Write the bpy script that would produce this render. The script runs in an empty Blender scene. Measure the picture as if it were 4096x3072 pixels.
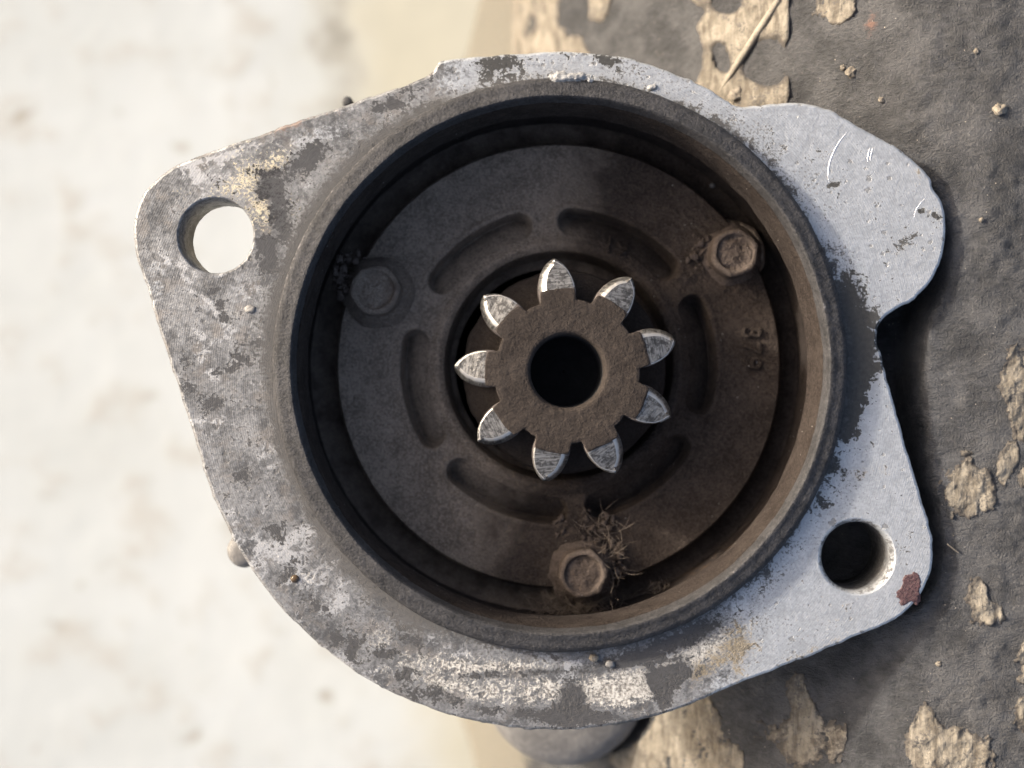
import bpy, math, random
import numpy as np
from mathutils import Vector, Matrix
from mathutils.geometry import delaunay_2d_cdt

random.seed(7)
rng = np.random.default_rng(7)
S = bpy.context.scene
COL = S.collection

# ------------------------------------------------------------------ camera, sky, sun, exposure
D = 0.200                      # metres from the lens to the machined face
K = 0.160 / 4096.0             # metres of that face per photo pixel
cam = bpy.data.cameras.new("camera")
cam.lens = 45.0; cam.sensor_width = 36.0
cam.clip_start = 0.01; cam.clip_end = 50.0
cam.dof.use_dof = True; cam.dof.focus_distance = D + 0.005; cam.dof.aperture_fstop = 9.5
cam_o = bpy.data.objects.new("camera", cam); COL.objects.link(cam_o)
cam_o.location = (0, 0, D)
S.camera = cam_o

SUN_EL, SUN_AZ = math.radians(20), math.radians(156)     # azimuth counted from +X, sun stands to the left and a little up
world = bpy.data.worlds.new("World"); S.world = world; world.use_nodes = True
wn = world.node_tree; wn.nodes.clear()
sky = wn.nodes.new("ShaderNodeTexSky"); sky.sky_type = 'NISHITA'; sky.sun_disc = False
sky.sun_elevation = SUN_EL; sky.sun_rotation = math.pi / 2 - SUN_AZ
sky.air_density = 0.7; sky.dust_density = 7.0; sky.ozone_density = 0.6
bg = wn.nodes.new("ShaderNodeBackground"); bg.inputs["Strength"].default_value = 0.15
wo = wn.nodes.new("ShaderNodeOutputWorld")
wn.links.new(sky.outputs[0], bg.inputs[0]); wn.links.new(bg.outputs[0], wo.inputs[0])

sun = bpy.data.lights.new("sun", 'SUN'); sun.energy = 2.3; sun.angle = math.radians(3.5); sun.color = (1.0, 0.955, 0.89)
sun_o = bpy.data.objects.new("sun", sun); COL.objects.link(sun_o)
sdir = Vector((math.cos(SUN_AZ) * math.cos(SUN_EL), math.sin(SUN_AZ) * math.cos(SUN_EL), math.sin(SUN_EL)))
sun_o.rotation_euler = sdir.to_track_quat('Z', 'Y').to_euler()
sun_o.location = sdir * 2

S.view_settings.view_transform = 'Standard'; S.view_settings.look = 'None'
S.view_settings.exposure = 1.4; S.view_settings.gamma = 1.0
S.view_settings.use_curve_mapping = False
S.render.engine = 'CYCLES'
S.cycles.use_denoising = True
S.cycles.max_bounces = 6

# ------------------------------------------------------------------ small maths
def sm(a, b, x):
    t = np.clip((x - a) / (b - a), 0, 1)
    return t * t * (3 - 2 * t)

def _h(ix, iy, iz, seed):
    n = (ix.astype(np.int64) * 374761393 + iy.astype(np.int64) * 668265263 + iz.astype(np.int64) * 2147483647 + seed * 1274126177) & 0xFFFFFFFF
    n = ((n ^ (n >> 13)) * 1274126177) & 0xFFFFFFFF
    n = ((n ^ (n >> 16)) * 2246822519) & 0xFFFFFFFF
    return ((n ^ (n >> 15)) & 0xFFFFFF) / float(0xFFFFFF)

def vnoise(x, y, z=0.0, seed=0):
    x, y, z = np.broadcast_arrays(np.asarray(x, float), np.asarray(y, float), np.asarray(z, float))
    ix, iy, iz = np.floor(x), np.floor(y), np.floor(z)
    fx, fy, fz = x - ix, y - iy, z - iz
    fx, fy, fz = [f * f * f * (f * (f * 6 - 15) + 10) for f in (fx, fy, fz)]
    r = 0
    for dx in (0, 1):
        for dy in (0, 1):
            for dz in (0, 1):
                w = (fx if dx else 1 - fx) * (fy if dy else 1 - fy) * (fz if dz else 1 - fz)
                r = r + w * _h(ix + dx, iy + dy, iz + dz, seed)
    return r

def fbm(x, y, z=0.0, seed=0, octv=4, gain=0.5):
    a, s, t = 1.0, 0.0, 0.0
    x, y, z = np.asarray(x, float), np.asarray(y, float), np.asarray(z, float)
    for o in range(octv):
        s = s + a * vnoise(x, y, z, seed + o * 17); t += a
        a *= gain; x = x * 2.03 + 11.3; y = y * 2.03 + 5.7; z = z * 2.03 + 3.1
    return s / t - 0.5

def P(x, y, z=0.0):
    """point that the photo shows at pixel (x, y), standing z metres above the machined face"""
    f = (D - z) / D * K
    return np.array([(x - 2048) * f, (1536 - y) * f, z])

def proj(X, Y, Z):
    f = D / (D - Z) / K
    return 2048 + X * f, 1536 - Y * f

def blobs(px, py, lst):
    """sum of soft ellipses: (x, y, rx, ry, angle, amplitude)"""
    o = np.zeros_like(px)
    for b in lst:
        x, y, rx, ry, a, am = b
        c, s = math.cos(math.radians(a)), math.sin(math.radians(a))
        dx, dy = px - x, -(py - y)
        u, v = (dx * c + dy * s) / rx, (-dx * s + dy * c) / ry
        o += am * np.exp(-0.75 * (u * u + v * v))
    return o

# ------------------------------------------------------------------ objects
def tag(o, label=None, cat=None, group=None, kind=None):
    if label: o["label"] = label
    if cat: o["category"] = cat
    if group: o["group"] = group
    if kind: o["kind"] = kind
    return o

def empty(name, loc):
    o = bpy.data.objects.new(name, None); COL.objects.link(o); o.location = loc
    return o

def mesh_obj(name, verts, faces, mat, parent=None, smooth=True, attrs=None):
    me = bpy.data.meshes.new(name)
    verts = np.asarray(verts, float)
    me.from_pydata(verts.tolist(), [], faces if isinstance(faces, list) else faces.tolist())
    if attrs:
        for k, v in attrs.items():
            a = me.attributes.new(k, 'FLOAT', 'POINT'); a.data.foreach_set("value", np.asarray(v, np.float32))
    me.materials.append(mat)
    if smooth: me.polygons.foreach_set("use_smooth", [True] * len(me.polygons))
    me.update()
    o = bpy.data.objects.new(name, me); COL.objects.link(o)
    if parent is not None:
        o.parent = parent
        if parent.type == 'EMPTY': o.matrix_parent_inverse = Matrix.Translation(parent.location).inverted()
    return o

def grid_faces(nu, nv, wrap=False):
    i = np.arange(nu)[:, None]; j = np.arange(nv - 1)[None, :]
    i2 = (i + 1) % nu
    if not wrap: i = i[:-1]; i2 = i2[:-1]
    f = np.stack([i * nv + j, i2 * nv + j, i2 * nv + j + 1, i * nv + j + 1], -1).reshape(-1, 4)
    return f

def lathe(prof, cx, cy, segs, rmod=None, disp=None, sub=1):
    """revolve (r, z) points listed from the centre or from outside; returns verts, faces, r, z, theta"""
    prof = np.asarray(prof, float)
    if sub > 1:
        t = np.linspace(0, len(prof) - 1, (len(prof) - 1) * sub + 1)
        prof = np.stack([np.interp(t, np.arange(len(prof)), prof[:, i]) for i in (0, 1)], 1)
    th = np.linspace(0, 2 * math.pi, segs, endpoint=False)
    R = np.repeat(prof[None, :, 0], segs, 0); Z = np.repeat(prof[None, :, 1], segs, 0)
    T = np.repeat(th[:, None], len(prof), 1)
    if rmod is not None: R = R * rmod(T, R, Z)
    if disp is not None:
        dr, dz = disp(T, R, Z); R = R + dr; Z = Z + dz
    V = np.stack([cx + R * np.cos(T), cy + R * np.sin(T), Z], -1).reshape(-1, 3)
    return V, grid_faces(segs, len(prof), True), R.ravel(), Z.ravel(), T.ravel()

# ------------------------------------------------------------------ shader helpers
class M:
    def __init__(s, name):
        s.m = bpy.data.materials.new(name); s.m.use_nodes = True; s.t = s.m.node_tree
        s.b = s.t.nodes["Principled BSDF"]; s.c = s.t.nodes.new("ShaderNodeTexCoord").outputs["Object"]
    def put(s, sock, v):
        if hasattr(v, "links") or isinstance(v, bpy.types.NodeSocket): s.t.links.new(v, sock)
        elif isinstance(v, (tuple, list)) and len(v) == 3 and sock.type == 'RGBA': sock.default_value = (*v, 1)
        else: sock.default_value = v
    def noise(s, scale, detail=6, rough=0.6, dist=0.0, vec=None):
        n = s.t.nodes.new("ShaderNodeTexNoise"); s.put(n.inputs["Vector"], vec or s.c)
        n.inputs["Scale"].default_value = scale; n.inputs["Detail"].default_value = detail
        n.inputs["Roughness"].default_value = rough; n.inputs["Distortion"].default_value = dist
        return n.outputs["Fac"]
    def voro(s, scale, feature='F1', vec=None, rand=1.0):
        n = s.t.nodes.new("ShaderNodeTexVoronoi"); n.feature = feature; s.put(n.inputs["Vector"], vec or s.c)
        n.inputs["Scale"].default_value = scale; n.inputs["Randomness"].default_value = rand
        return n.outputs["Distance"]
    def math(s, op, a, b=0.0, c=0.0, clamp=False):
        n = s.t.nodes.new("ShaderNodeMath"); n.operation = op; n.use_clamp = clamp
        s.put(n.inputs[0], a); s.put(n.inputs[1], b); s.put(n.inputs[2], c)
        return n.outputs[0]
    def add(s, a, b): return s.math('ADD', a, b)
    def mul(s, a, b): return s.math('MULTIPLY', a, b)
    def mad(s, a, b, c): return s.math('MULTIPLY_ADD', a, b, c)
    def step(s, x, lo, hi, o0=0.0, o1=1.0):
        n = s.t.nodes.new("ShaderNodeMapRange"); n.interpolation_type = 'SMOOTHSTEP'
        s.put(n.inputs["Value"], x); n.inputs["From Min"].default_value = lo; n.inputs["From Max"].default_value = hi
        n.inputs["To Min"].default_value = o0; n.inputs["To Max"].default_value = o1
        return n.outputs[0]
    def mix(s, f, a, b):
        n = s.t.nodes.new("ShaderNodeMix"); n.data_type = 'RGBA'
        s.put(n.inputs[0], f); s.put(n.inputs[6], a); s.put(n.inputs[7], b)
        return n.outputs[2]
    def fmix(s, f, a, b):
        n = s.t.nodes.new("ShaderNodeMix"); s.put(n.inputs[0], f); s.put(n.inputs[2], a); s.put(n.inputs[3], b)
        return n.outputs[0]
    def attr(s, name):
        n = s.t.nodes.new("ShaderNodeAttribute"); n.attribute_name = name
        return n.outputs["Fac"]
    def mapping(s, scale=(1, 1, 1), rot=(0, 0, 0)):
        n = s.t.nodes.new("ShaderNodeMapping"); s.put(n.inputs["Vector"], s.c)
        n.inputs["Scale"].default_value = scale; n.inputs["Rotation"].default_value = rot
        return n.outputs[0]
    def bump(s, h, dist, strength=1.0, normal=None):
        n = s.t.nodes.new("ShaderNodeBump"); s.put(n.inputs["Height"], h)
        n.inputs["Distance"].default_value = dist; n.inputs["Strength"].default_value = strength
        if normal is not None: s.put(n.inputs["Normal"], normal)
        return n.outputs[0]
    def out(s, color, rough=0.6, metal=0.0, normal=None, spec=None):
        s.put(s.b.inputs["Base Color"], color); s.put(s.b.inputs["Roughness"], rough); s.put(s.b.inputs["Metallic"], metal)
        if normal is not None: s.put(s.b.inputs["Normal"], normal)
        if spec is not None: s.put(s.b.inputs["Specular IOR Level"], spec)
        return s.m

# ---- corroded aluminium of the flange
def mat_flange():
    m = M("corroded_aluminium")
    big = m.noise(140, 6, 0.62, 0.4); mid = m.noise(520, 6, 0.68, 0.5); fine = m.noise(2100, 4, 0.65)
    clean, dark, cream, ochre, sun_glint, rust = [m.attr(a) for a in ("clean", "dark", "cream", "ochre", "sun_glint", "rust")]
    # grey oxide with its own mottling
    mot = m.add(m.mul(big, 0.60), m.add(m.mul(mid, 0.50), m.mul(m.noise(1700, 5, 0.75), 0.50)))
    ox = m.mix(m.step(mot, 0.64, 0.96), (0.070, 0.069, 0.068), (0.265, 0.262, 0.256))
    ox = m.mix(m.step(m.noise(300, 5, 0.6), 0.50, 0.66, 0, 0.5), ox, (0.175, 0.155, 0.135))
    bi = m.step(m.add(m.mul(m.noise(95, 7, 0.7, 0.6), 1.0), m.add(m.mul(mid, 0.35), m.mul(fine, 0.25))), 0.86, 0.92, 0, 0.8)
    ox = m.mix(bi, ox, (0.38, 0.376, 0.368))
    scr = m.noise(300, 4, 0.7, 0.4, m.mapping((1, 14, 1), (0, 0, 1.25))); scm = m.mul(m.step(scr, 0.62, 0.70), m.step(m.noise(70, 3), 0.50, 0.62))
    ox = m.mix(m.mul(scm, 0.55), ox, (0.36, 0.355, 0.345))
    cl = m.mix(m.step(m.add(m.mul(mid, 0.5), m.mul(fine, 0.5)), 0.40, 0.62), (0.345, 0.350, 0.348), (0.475, 0.482, 0.478))
    cf = m.step(m.add(clean, m.mad(mid, 1.1, m.mad(fine, 0.8, -0.95))), 0.25, 0.62)
    col = m.mix(cf, ox, cl)
    crf = m.step(m.add(cream, m.mad(mid, 2.2, m.mad(fine, 2.0, -2.12))), 0.36, 0.75)
    crc = m.mix(m.step(m.add(m.mul(fine, 0.6), m.mul(mid, 0.4)), 0.38, 0.60), (0.11, 0.10, 0.088), (0.50, 0.475, 0.425))
    crf = m.mul(crf, m.step(cream, 0.03, 0.16))
    col = m.mix(crf, col, crc)
    ocf = m.step(m.add(ochre, m.mad(mid, 2.4, m.mad(fine, 1.8, -2.10))), 0.36, 0.85, 0, 0.85)
    ocf = m.mul(ocf, m.step(ochre, 0.03, 0.16))
    col = m.mix(ocf, col, m.mix(fine, (0.075, 0.055, 0.028), (0.25, 0.195, 0.115)))
    ruf = m.step(m.add(rust, m.mad(mid, 1.6, m.mad(fine, 1.3, -1.45))), 0.36, 0.75, 0, 0.6)
    ruf = m.mul(ruf, m.step(rust, 0.03, 0.16))
    col = m.mix(ruf, col, (0.17, 0.095, 0.06))
    gof = m.step(m.add(sun_glint, m.mad(mid, 1.5, m.mad(fine, 3.2, -2.40))), 0.34, 0.75, 0, 0.8)
    gof = m.mul(gof, m.step(sun_glint, 0.03, 0.16))
    col = m.mix(gof, col, (0.62, 0.54, 0.37))  # sun glint painted in pale gold, together with the coloured oxide
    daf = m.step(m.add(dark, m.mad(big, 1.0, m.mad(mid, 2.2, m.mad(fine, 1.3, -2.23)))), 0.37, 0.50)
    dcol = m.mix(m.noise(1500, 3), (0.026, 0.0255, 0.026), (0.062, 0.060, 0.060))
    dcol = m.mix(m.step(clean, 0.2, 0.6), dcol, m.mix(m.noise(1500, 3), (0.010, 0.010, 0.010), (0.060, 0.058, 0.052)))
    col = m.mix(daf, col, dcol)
    spk = m.step(m.add(m.noise(2300, 3, 0.7), m.mad(m.attr('speck'), 0.22, m.mad(big, 0.5, m.mad(mid, 0.3, -0.40)))), 0.66, 0.80, 0, 0.75)
    col = m.mix(spk, col, (0.035, 0.033, 0.030))
    duf = m.step(m.add(m.attr('dust'), m.mad(big, 0.9, m.mad(mid, 1.6, m.mad(fine, 1.3, -1.9)))), 0.28, 0.66, 0, 0.92)
    col = m.mix(duf, col, m.mix(fine, (0.040, 0.038, 0.037), (0.100, 0.095, 0.090)))
    # scattered pits
    pit = m.step(m.add(m.add(m.voro(520), m.mad(fine, 0.5, -0.25)), m.mad(m.noise(170, 3), -0.9, 0.36)), -0.02, 0.05, 1, 0)
    pit = m.mul(pit, 0.55)
    col = m.mix(pit, col, (0.045, 0.043, 0.042))
    block = m.math('MAXIMUM', daf, m.math('MAXIMUM', crf, m.math('MAXIMUM', ocf, m.math('MAXIMUM', spk, m.math('MAXIMUM', duf, pit)))))
    metal = m.mul(m.fmix(cf, 0.40, 0.50), m.math('SUBTRACT', 1.0, m.mul(block, 0.92)))
    metal = m.math('MAXIMUM', metal, m.mul(gof, 0.9))
    rough = m.fmix(cf, 0.54, 0.40); rough = m.fmix(block, rough, 0.78)
    h = m.add(m.mul(mid, 0.6), m.mul(fine, 0.4))
    h = m.add(h, m.mul(crf, 0.5)); h = m.add(h, m.mul(daf, -0.30)); h = m.add(h, m.mul(pit, -0.7))
    # facing-cutter lines, swept in wide arcs
    w = m.t.nodes.new("ShaderNodeTexWave"); w.wave_type = 'RINGS'; w.rings_direction = 'Z'; m.put(w.inputs["Vector"], m.mapping((1, 1, 0.0)))
    w.inputs["Scale"].default_value = 900; w.inputs["Distortion"].default_value = 0.4
    h = m.add(h, m.mul(w.outputs["Fac"], 0.06))
    return m.out(col, rough, metal, m.bump(h, 0.00022, 0.75))

def mat_cast(name, c0, c1, rough=0.85, rel=0.00020, wear=False, sparkle=True, metal=0.0, sc=1.0, brown=False, spec=0.12):
    m = M(name)
    a = m.noise(260 * sc, 5, 0.6); b = m.noise(1300 * sc, 4, 0.7); c = m.noise(2600, 3, 0.65)
    t = m.add(m.mul(a, 0.35), m.add(m.mul(b, 0.3), m.mul(c, 0.35)))
    col = m.mix(m.step(t, 0.36, 0.64), c0, c1)
    if brown: col = m.mix(m.step(m.add(m.attr('brown'), m.mad(a, 0.8, m.mad(b, 0.4, -0.6))), 0.30, 0.70), col, m.mix(m.step(t, 0.36, 0.64), (0.034, 0.026, 0.021), (0.085, 0.066, 0.053)))  # darker brown mixed in away from the painted glare
    me = metal; ro = rough
    if wear:
        wf = m.step(m.add(m.attr("wear"), m.mad(b, 1.0, m.mad(a, 0.5, -0.78))), 0.34, 0.58)
        col = m.mix(m.mul(wf, 0.7), col, (0.22, 0.205, 0.20)); me = m.mul(wf, 0.3); ro = m.fmix(wf, rough, 0.45)
        rf = m.step(m.add(m.attr("rust"), m.mad(b, 0.7, m.mad(a, 0.7, -0.72))), 0.36, 0.66, 0, 0.85)
        col = m.mix(rf, col, (0.085, 0.050, 0.026))
    if sparkle:   # a grain of bright metal dust here and there
        v = m.voro(620); sp = m.mul(m.step(v, 0.035, 0.055, 1, 0), m.step(m.noise(90, 2), 0.52, 0.60))
        col = m.mix(sp, col, (0.62, 0.58, 0.52))
    h = m.add(m.mul(a, 0.4), m.add(m.mul(b, 0.4), m.mul(c, 0.55)))
    return m.out(col, ro, me, m.bump(h, rel, 1.0), spec)

def mat_tooth():
    m = M("worn_steel_tooth")
    b = m.noise(1500, 4, 0.65); cx = m.t.nodes.new("ShaderNodeCombineXYZ"); m.put(cx.inputs[0], m.mul(m.attr("tu"), 9.0)); m.put(cx.inputs[1], m.attr("tv")); m.put(cx.inputs[2], m.attr("tk"))
    s1 = m.noise(420, 5, 0.75, 0.5, cx.outputs[0]); s2 = m.noise(900, 4, 0.7, 0.6)
    a = m.noise(420, 4, 0.6)
    st = m.add(m.mul(s1, 0.7), m.mul(s2, 0.3))
    met = m.mix(m.step(st, 0.38, 0.60), (0.085, 0.079, 0.070), (0.32, 0.30, 0.265))
    met = m.mix(m.step(m.add(b, m.mul(a, 0.5)), 0.72, 0.86, 0, 0.8), met, (0.055, 0.050, 0.045))
    wear = m.step(m.add(m.attr("wear"), m.mad(b, 0.5, m.mad(a, 0.5, -0.5))), 0.40, 0.60)
    dirt = m.mix(m.step(b, 0.35, 0.65), (0.060, 0.047, 0.040), (0.105, 0.085, 0.072))
    col = m.mix(wear, dirt, met)
    edge = m.step(m.add(m.attr("edge"), m.mad(b, 0.6, -0.3)), 0.45, 0.7)
    col = m.mix(m.mul(edge, wear), col, (0.50, 0.46, 0.40))
    h = m.add(m.mul(st, 0.6), m.mul(b, 0.6))
    return m.out(col, m.fmix(wear, 0.85, 0.42), m.mul(wear, 0.8), m.bump(h, 0.00012, 0.8))

def mat_block():
    m = M("blackened_rough_surface")
    sv = m.mapping((0.55, 1.3, 1), (0, 0, -0.5))
    a = m.noise(160, 5, 0.6); b = m.noise(1100, 5, 0.75, 0.3, sv); c = m.noise(3200, 3, 0.65)
    col = m.mix(m.step(m.add(m.mul(a, 0.6), m.mul(b, 0.4)), 0.36, 0.66), (0.026, 0.0255, 0.0255), (0.086, 0.084, 0.083))
    col = m.mix(m.step(m.noise(60, 4, 0.6), 0.55, 0.75, 0, 0.5), col, (0.080, 0.077, 0.075))
    of = m.step(m.add(m.attr("orange"), m.mad(b, 0.8, -0.4)), 0.40, 0.7, 0, 0.6)
    col = m.mix(of, col, (0.27, 0.125, 0.075))
    bf = m.step(m.add(m.attr("bare"), m.mad(b, 1.2, m.mad(a, 0.8, -1.0))), 0.36, 0.60)
    col = m.mix(bf, col, m.mix(b, (0.115, 0.100, 0.075), (0.215, 0.195, 0.15)))
    v = m.voro(900); sp = m.mul(m.step(v, 0.06, 0.11, 1, 0), m.step(m.noise(220, 3), 0.54, 0.62))
    col = m.mix(m.mul(sp, 0.8), col, (0.42, 0.37, 0.30))  # pale flecks painted as the sparkle of grazing sun
    h = m.add(m.mul(a, 0.08), m.add(m.mul(b, 0.8), m.mul(c, 0.55)))
    return m.out(col, 0.62, 0.0, m.bump(h, 0.0009, 1.0), 0.45)

def mat_bare():
    m = M("bare_pale_wood")
    b = m.noise(500, 5, 0.7); c = m.noise(120, 5, 0.65, 0.8, m.mapping((6, 1, 1), (0, 0, -0.5))); f = m.noise(2400, 3, 0.6)
    col = m.mix(m.step(m.add(m.mul(b, 0.4), m.mul(c, 0.6)), 0.34, 0.66), (0.075, 0.062, 0.046), (0.225, 0.198, 0.155))
    col = m.mix(m.step(f, 0.58, 0.70, 0, 0.5), col, (0.12, 0.10, 0.08))
    col = m.mix(m.step(m.add(m.mul(m.noise(260, 6, 0.7), 0.6), m.mul(f, 0.4)), 0.54, 0.60, 0, 0.85), col, (0.075, 0.068, 0.060))
    ed = m.step(m.add(m.attr('inner'), m.mad(b, 0.5, m.mad(f, 0.5, -0.5))), 0.0, 0.30)
    col = m.mix(ed, (0.060, 0.052, 0.044), col)
    h = m.add(m.mul(b, 0.6), m.add(m.mul(c, 0.5), m.mul(f, 0.3)))
    return m.out(col, 0.8, 0, m.bump(h, 0.0005, 1.0), 0.3)

def mat_plain(name, c0, c1, scale=300, rough=0.7, metal=0.0, rel=0.0002):
    m = M(name); a = m.noise(scale, 5, 0.65); b = m.noise(scale * 5, 3, 0.6)
    col = m.mix(m.step(m.add(m.mul(a, 0.6), m.mul(b, 0.4)), 0.36, 0.64), c0, c1)
    return m.out(col, rough, metal, m.bump(m.add(a, m.mul(b, 0.5)), rel, 1.0))

def mat_ground():
    m = M("pale_concrete")
    a = m.noise(16, 4, 0.55); b = m.noise(55, 5, 0.6); v = m.noise(75, 2, 0.5)
    col = m.mix(m.step(a, 0.35, 0.65), (0.358, 0.372, 0.360), (0.398, 0.415, 0.408))
    col = m.mix(m.step(b, 0.50, 0.68, 0, 0.55), col, (0.30, 0.28, 0.24))
    col = m.mix(m.step(v, 0.64, 0.78, 0, 0.8), col, (0.22, 0.20, 0.155))
    # cream lime wash that starts along a slanting, uneven edge
    e0, e1 = P(1345, 0, -0.2), P(1720, 3072, -0.2); dx, dy = e1[0] - e0[0], e1[1] - e0[1]; L = math.hypot(dx, dy); nx, ny = -dy / L, dx / L
    if nx < 0: nx, ny = -nx, -ny
    sx = m.t.nodes.new("ShaderNodeSeparateXYZ"); m.put(sx.inputs[0], m.c)
    d = m.add(m.mad(sx.outputs[0], nx, -(nx * e0[0] + ny * e0[1])), m.mul(sx.outputs[1], ny))
    d = m.add(d, m.mad(m.noise(45, 5, 0.6), 0.03, -0.015))
    col = m.mix(m.step(d, -0.018, 0.016), col, m.mix(a, (0.345, 0.328, 0.258), (0.39, 0.372, 0.302)))
    sm_ = m.mul(m.mul(m.step(d, -0.012, -0.002), m.step(d, 0.006, -0.001)), m.step(sx.outputs[1], 0.055, 0.085))
    col = m.mix(m.mul(sm_, m.step(m.noise(70, 4, 0.6), 0.35, 0.65, 0.2, 0.9)), col, (0.21, 0.20, 0.17))
    return m.out(col, 0.9, 0, m.bump(b, 0.001, 0.5))

MF = mat_flange()
M_ring = mat_cast("dusty_cast_rim", (0.023, 0.0225, 0.0228), (0.056, 0.054, 0.0545), 0.62, 0.00026, wear=True, sparkle=False)
M_plate = mat_cast("brown_dust_casting_glare_lift", (0.152, 0.121, 0.093), (0.350, 0.283, 0.218), 0.88, 0.00050, brown=True)  # dusty base tone, lightened to carry painted glare on the left
M_dirt = mat_cast("packed_brown_dirt", (0.070, 0.054, 0.043), (0.150, 0.118, 0.096), 0.92, 0.00040, sc=1.4)
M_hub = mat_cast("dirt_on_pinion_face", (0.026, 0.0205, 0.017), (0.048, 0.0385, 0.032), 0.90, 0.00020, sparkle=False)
M_tooth = mat_tooth()
M_block = mat_block(); M_bare = mat_bare()
M_black = mat_plain("black_bore", (0.006, 0.006, 0.006), (0.014, 0.013, 0.013), 300, 0.9)
M_body = mat_plain("grey_motor_casting", (0.115, 0.108, 0.10), (0.18, 0.17, 0.155), 200, 0.6, 0.1)
M_dark = mat_plain("dark_motor_tube", (0.03, 0.03, 0.03), (0.06, 0.058, 0.055), 200, 0.7)
M_paint = mat_plain("dark_red_paint", (0.028, 0.009, 0.009), (0.095, 0.042, 0.042), 2200, 0.5)
M_scr = mat_plain("bright_scratch", (0.6, 0.6, 0.6), (0.8, 0.8, 0.8), 900, 0.35, 0.6)
M_fib = mat_plain("dry_fibre", (0.10, 0.075, 0.055), (0.24, 0.19, 0.145), 900, 0.9)
M_stone = mat_plain("tan_grit", (0.11, 0.09, 0.066), (0.25, 0.215, 0.165), 1200, 0.8)
M_chip = mat_plain("white_chip", (0.16, 0.157, 0.15), (0.36, 0.353, 0.335), 1500, 0.5, 0.2)
M_stem = mat_plain("pale_stem", (0.17, 0.145, 0.11), (0.27, 0.235, 0.18), 600, 0.8)
M_gr = mat_ground()

# ------------------------------------------------------------------ ground far below, cream strip, worn block
GZ = -0.200
g = np.array([[-3, -3, GZ], [3, -3, GZ], [3, 3, GZ], [-3, 3, GZ]], float)
o = mesh_obj("ground", g, [[0, 1, 2, 3]], M_gr, smooth=False); tag(o, kind="structure")

AX = np.array([(2239 - 2048) * K, (1536 - 1461) * K])          # axis of the motor
SOL = P(2261, 2735, -0.040)
XP = np.array([-16, -11, -8, -5, 0, 8, 16, 25, 35, 45, 55, 63, 75, 95, 160]) * 1e-3
ZP = np.array([-200, -150, -115, -95, -76, -60, -47, -36, -25, -16.5, -9.0, -3.6, -1.2, -0.9, -0.8]) * 1e-3
_xs = np.linspace(-16e-3, 160e-3, 900); _zs = np.interp(_xs, XP, ZP)
_ker = np.hanning(61); _ker /= _ker.sum()
_zs = np.convolve(np.pad(_zs, 30, mode='edge'), _ker, 'valid')

LIMY = [300, 430, 511, 568, 633, 689, 790, 920, 1040, 1145, 1240, 1340, 1500, 1700, 1900, 2050, 2200, 2320, 2430, 2480, 2540, 2640]
LIMX = [3250, 3304, 3449, 3550, 3645, 3709, 3768, 3800, 3800, 3770, 3735, 3705, 3700, 3705, 3735, 3752, 3770, 3755, 3690, 3620, 3480, 3220]
def block_z(X, Y, rough=True):
    z = np.interp(X + 0.0035 * fbm(Y * 30, X * 30, seed=41), _xs, _zs)
    z = z - 0.10 * np.clip(-Y - 0.035, 0, 1) * sm(0.06, 0.0, X)
    gs = lambda x, y, rx, ry: np.exp(-((X - (x - 2048) * K) / (rx * K)) ** 2 - ((Y - (1536 - y) * K) / (ry * K)) ** 2)
    z = z - 0.0090 * gs(H2[0] / K + 2048, 1536 - H2[1] / K, 190, 190) + 0.0008 * gs(3900, 850, 200, 300)
    if rough:
        z = z + 0.0002 * fbm(X * 90, Y * 90, seed=5, octv=3) + 0.0008 * fbm(X * 600, Y * 600, seed=6, octv=3, gain=0.6)
    yy = 1536 - Y / K
    lim = (np.interp(yy, LIMY, LIMX) - 2048) * K
    low = np.minimum(z, -0.0035 - 0.0115 * sm(850, 1150, yy) * sm(2520, 2380, yy))
    return np.where(yy < 2700, low + (z - low) * sm(-0.0006, 0.0012, X - lim + 0.0012 * fbm(Y * 300, X * 300, seed=91)), z)

def make_block():
    st = 0.0006
    xs = np.arange(-0.0155, 0.112, st); ys = np.arange(-0.105, 0.095, st)
    X, Y = np.meshgrid(xs, ys, indexing='ij')
    Z = block_z(X, Y)
    r = np.hypot(X - AX[0], Y - AX[1]); Z = np.where(r < 0.0465, np.minimum(Z, -0.19 + (r > 0.046) * 0.0), Z)
    r2 = np.hypot(X - SOL[0], Y - SOL[1]); Z = np.where(r2 < 0.0168, -0.19, Z)
    px, py = proj(X, Y, Z)
    org = blobs(px, py, [(3486, 85, 45, 85, -15, 0.55), (3640, 130, 120, 60, 30, 0.16), (3540, 200, 60, 60, 0, 0.15)])
    bare = sm(0.006, -0.004, X) * 0.9 + sm(0.016, 0.004, X) * 0.35
    V = np.stack([X, Y, Z], -1).reshape(-1, 3); F = grid_faces(len(xs), len(ys))
    # skirt down to the ground
    nx, ny = len(xs), len(ys)
    loop = [i * ny for i in range(nx)] + [(nx - 1) * ny + j for j in range(1, ny)] + [i * ny + ny - 1 for i in range(nx - 2, -1, -1)] + [j for j in range(ny - 2, 0, -1)]
    b = V[loop].copy(); b[:, 2] = GZ
    n0 = len(V); n = len(loop)
    F2 = [[loop[(i + 1) % n], loop[i], n0 + i, n0 + (i + 1) % n] for i in range(n)]
    return mesh_obj("worn_block", np.vstack([V, b]), F.tolist() + F2, M_block, attrs={"orange": np.r_[org.ravel(), np.zeros(n)], "bare": np.r_[bare.ravel(), np.zeros(n)]})
H2 = np.array([(3428 - 2048) * K, (1536 - 2227) * K]); R2 = 139 * K
block = tag(make_block(), "dark blackened rough block with flaking tan patches behind the flange", "block")

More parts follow.
